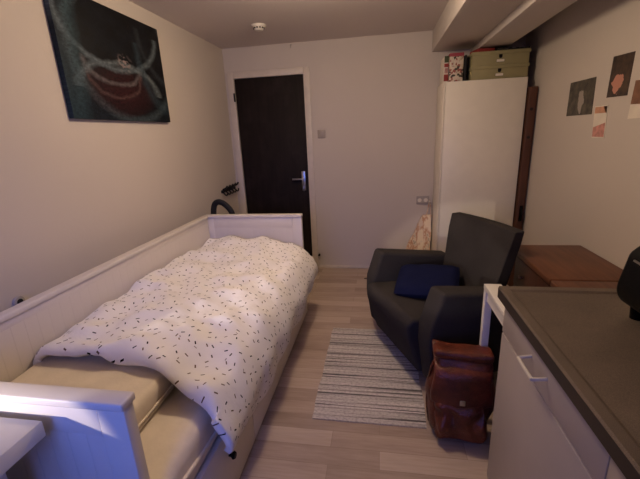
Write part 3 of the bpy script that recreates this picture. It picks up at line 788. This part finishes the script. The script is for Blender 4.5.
# smoke detector
sd = thing('smoke_detector', 'round white smoke detector on the ceiling before the door', 'smoke detector', (-0.945, 3.11, ZC))
obj('base', cyl(BM(), (0, 0, -0.0005), (0, 0, -0.016), 0.058, 0.056, seg=36, bev=0.002), M_off, sd)
obj('cap', cyl(BM(), (0, 0, -0.015), (0, 0, -0.042), 0.047, 0.030, seg=36, bev=0.004), M_off, sd)
bm = BM()
for i in range(12):
    a = i*PI/6; box(bm, (-0.006, 0.040, -0.030), (0.006, 0.044, -0.020), M=Matrix.Rotation(a, 4, 'Z'))
obj('vent_slots', bm, M_matblack, sd)
# little hook at the ceiling edge
bm = BM(); cyl(bm, (-0.84, YB-0.0005, ZC-0.018), (-0.84, YB-0.02, ZC-0.018), 0.005); tube(bm, [(-0.84, YB-0.02, ZC-0.018), (-0.84, YB-0.03, ZC-0.03), (-0.84, YB-0.022, ZC-0.045)], 0.004, 8)
tag(obj('wall_hook', bm, M_grey), 'tiny hook on the back wall just under the ceiling above the door', 'hook')
# door stop
bm = BM(); cyl(bm, (-0.655, YB-0.011, 0.157), (-0.655, YB-0.045, 0.157), 0.011, 0.013, bev=0.002); tag(obj('door_stop', bm, M_black), 'small black door stop low on the frame right of the door', 'door stop')
# cable on the floor by the chair
bm = BM(); tube(bm, [(-0.155, 3.46, 0.004), (-0.06, 3.50, 0.004), (0.02, 3.60, 0.004), (0.06, 3.70, 0.006), (0.10, 3.745, 0.03)], 0.0042, 8)
cb_ = obj('cable', bm, M_black); tag(cb_, 'thin black cable on the floor behind the armchair near the back wall', 'cable')
# tote bag hanging beside the wardrobe
def tote_mat():
    n = NT('printed_canvas_tote'); o = n.coord()
    a = n.noise(n.mapping(o, (14, 14, 6), rot=(0, 0.5, 0)), 1.0, 4, 0.6)
    b = n.noise(n.mapping(o, (11, 11, 7), loc=(4, 2, 0)), 1.0, 3)
    c = n.ramp(a.outputs[0], [(0.44, lin((236, 216, 186))), (0.54, lin((190, 132, 98))), (0.58, lin((232, 212, 182))), (0.70, lin((80, 40, 32)))])
    c = n.mix(n.ramp(b.outputs[0], [(0.58, 0.0), (0.62, 0.8)]), c, lin((222, 206, 186)))
    n.base(c); n.rough(0.9); return n.m
tb = thing('tote_bag', 'cream tote bag with reddish print hanging left of the wardrobe', 'bag', (0.455, 3.715, 0.20))
M_tote = tote_mat()
bm = BM(); bmesh.ops.create_cube(bm, size=1); bmesh.ops.subdivide_edges(bm, edges=bm.edges[:], cuts=9, use_grid_fill=True)
for v in bm.verts:
    k = v.co.z+0.5
    hw = 0.115*(1-0.72*max(0, k-0.15)/0.85)+0.012
    v.co = Vector((v.co.x*2*hw+0.055-hw+0.005*math.sin(k*13), v.co.y*(0.06-0.02*k)+0.010*noise.noise(v.co*6), -0.06+0.46*k))
obj('bag_body', bm, M_tote, tb, angle=70)
bm = BM(); tube(bm, [(0.004, 0.0, 0.385), (0.020, 0.006, 0.46), (0.034, 0.012, 0.552), (0.046, 0.006, 0.46), (0.05, 0.0, 0.385)], 0.007, 8, flat=0.6); obj('strap', bm, M_tote, tb)
bm = BM(); cyl(bm, (0.489, YB-0.0005, 0.738), (0.489, YB-0.055, 0.738), 0.006); ball(bm, (0.489, YB-0.057, 0.738), 0.010)
tag(obj('wall_peg', bm, M_off), 'small peg on the back wall holding the tote bag', 'hook')

# ------------------------------------------------------------------ lights
LX, LY = -0.32, 1.95
def light(typ, name, loc, energy, col, **kw):
    d = bpy.data.lights.new(name, typ); d.energy = energy; d.color = col
    for k, v in kw.items(): setattr(d, k, v)
    o = bpy.data.objects.new(name, d); COL.objects.link(o); o.location = loc
    return o
WARM = (1.0, 0.765, 0.535)
light('POINT', 'lamp_bulb', (LX, LY, ZC-0.12), 31.5, WARM, shadow_soft_size=0.06)
# dusk daylight through the window behind the camera
wn = light('AREA', 'window_daylight', ((WX0+WX1)/2, YF-0.02, (WZ0+WZ1)/2), 7, (0.11, 0.22, 1.0), shape='RECTANGLE', size=1.2, size_y=0.95, spread=math.radians(85))
wn.rotation_euler = (math.radians(90-20), 0, math.radians(10))
# small white lamp standing low on the desk behind the camera
dsk = light('SPOT', 'desk_lamp', (-1.42, 0.05, 1.03), 60, (1.0, 0.86, 0.74), shadow_soft_size=0.02, spot_size=math.radians(34), spot_blend=0.15)
dsk.rotation_euler = (Vector((0.395, 0.55, -0.24))).to_track_quat('-Z', 'Y').to_euler()

W = bpy.data.worlds.new('dusk'); S.world = W; W.use_nodes = True
W.node_tree.nodes['Background'].inputs[0].default_value = (0.10, 0.14, 0.35, 1); W.node_tree.nodes['Background'].inputs[1].default_value = 0.15

# ------------------------------------------------------------------ camera
f, yaw, pitch, roll = 364.25, -0.1697, 0.2821, -0.0453
fw = Vector((math.sin(yaw)*math.cos(pitch), math.cos(yaw)*math.cos(pitch), -math.sin(pitch)))
r0 = Vector((math.cos(yaw), -math.sin(yaw), 0)); u0 = r0.cross(fw)
r = r0*math.cos(roll)+u0*math.sin(roll); u = -r0*math.sin(roll)+u0*math.cos(roll)
cd = bpy.data.cameras.new('camera'); cam = bpy.data.objects.new('camera', cd); COL.objects.link(cam)
cam.matrix_world = Matrix(((r.x, u.x, -fw.x, 0), (r.y, u.y, -fw.y, 0), (r.z, u.z, -fw.z, 1.4322), (0, 0, 0, 1)))
cd.sensor_fit = 'HORIZONTAL'; cd.sensor_width = 36; cd.lens = f/640*36; cd.clip_start = 0.02
S.camera = cam
S.view_settings.view_transform = 'Standard'; S.view_settings.look = 'None'; S.view_settings.gamma = 1; S.view_settings.use_curve_mapping = False
S.view_settings.exposure = 0.0
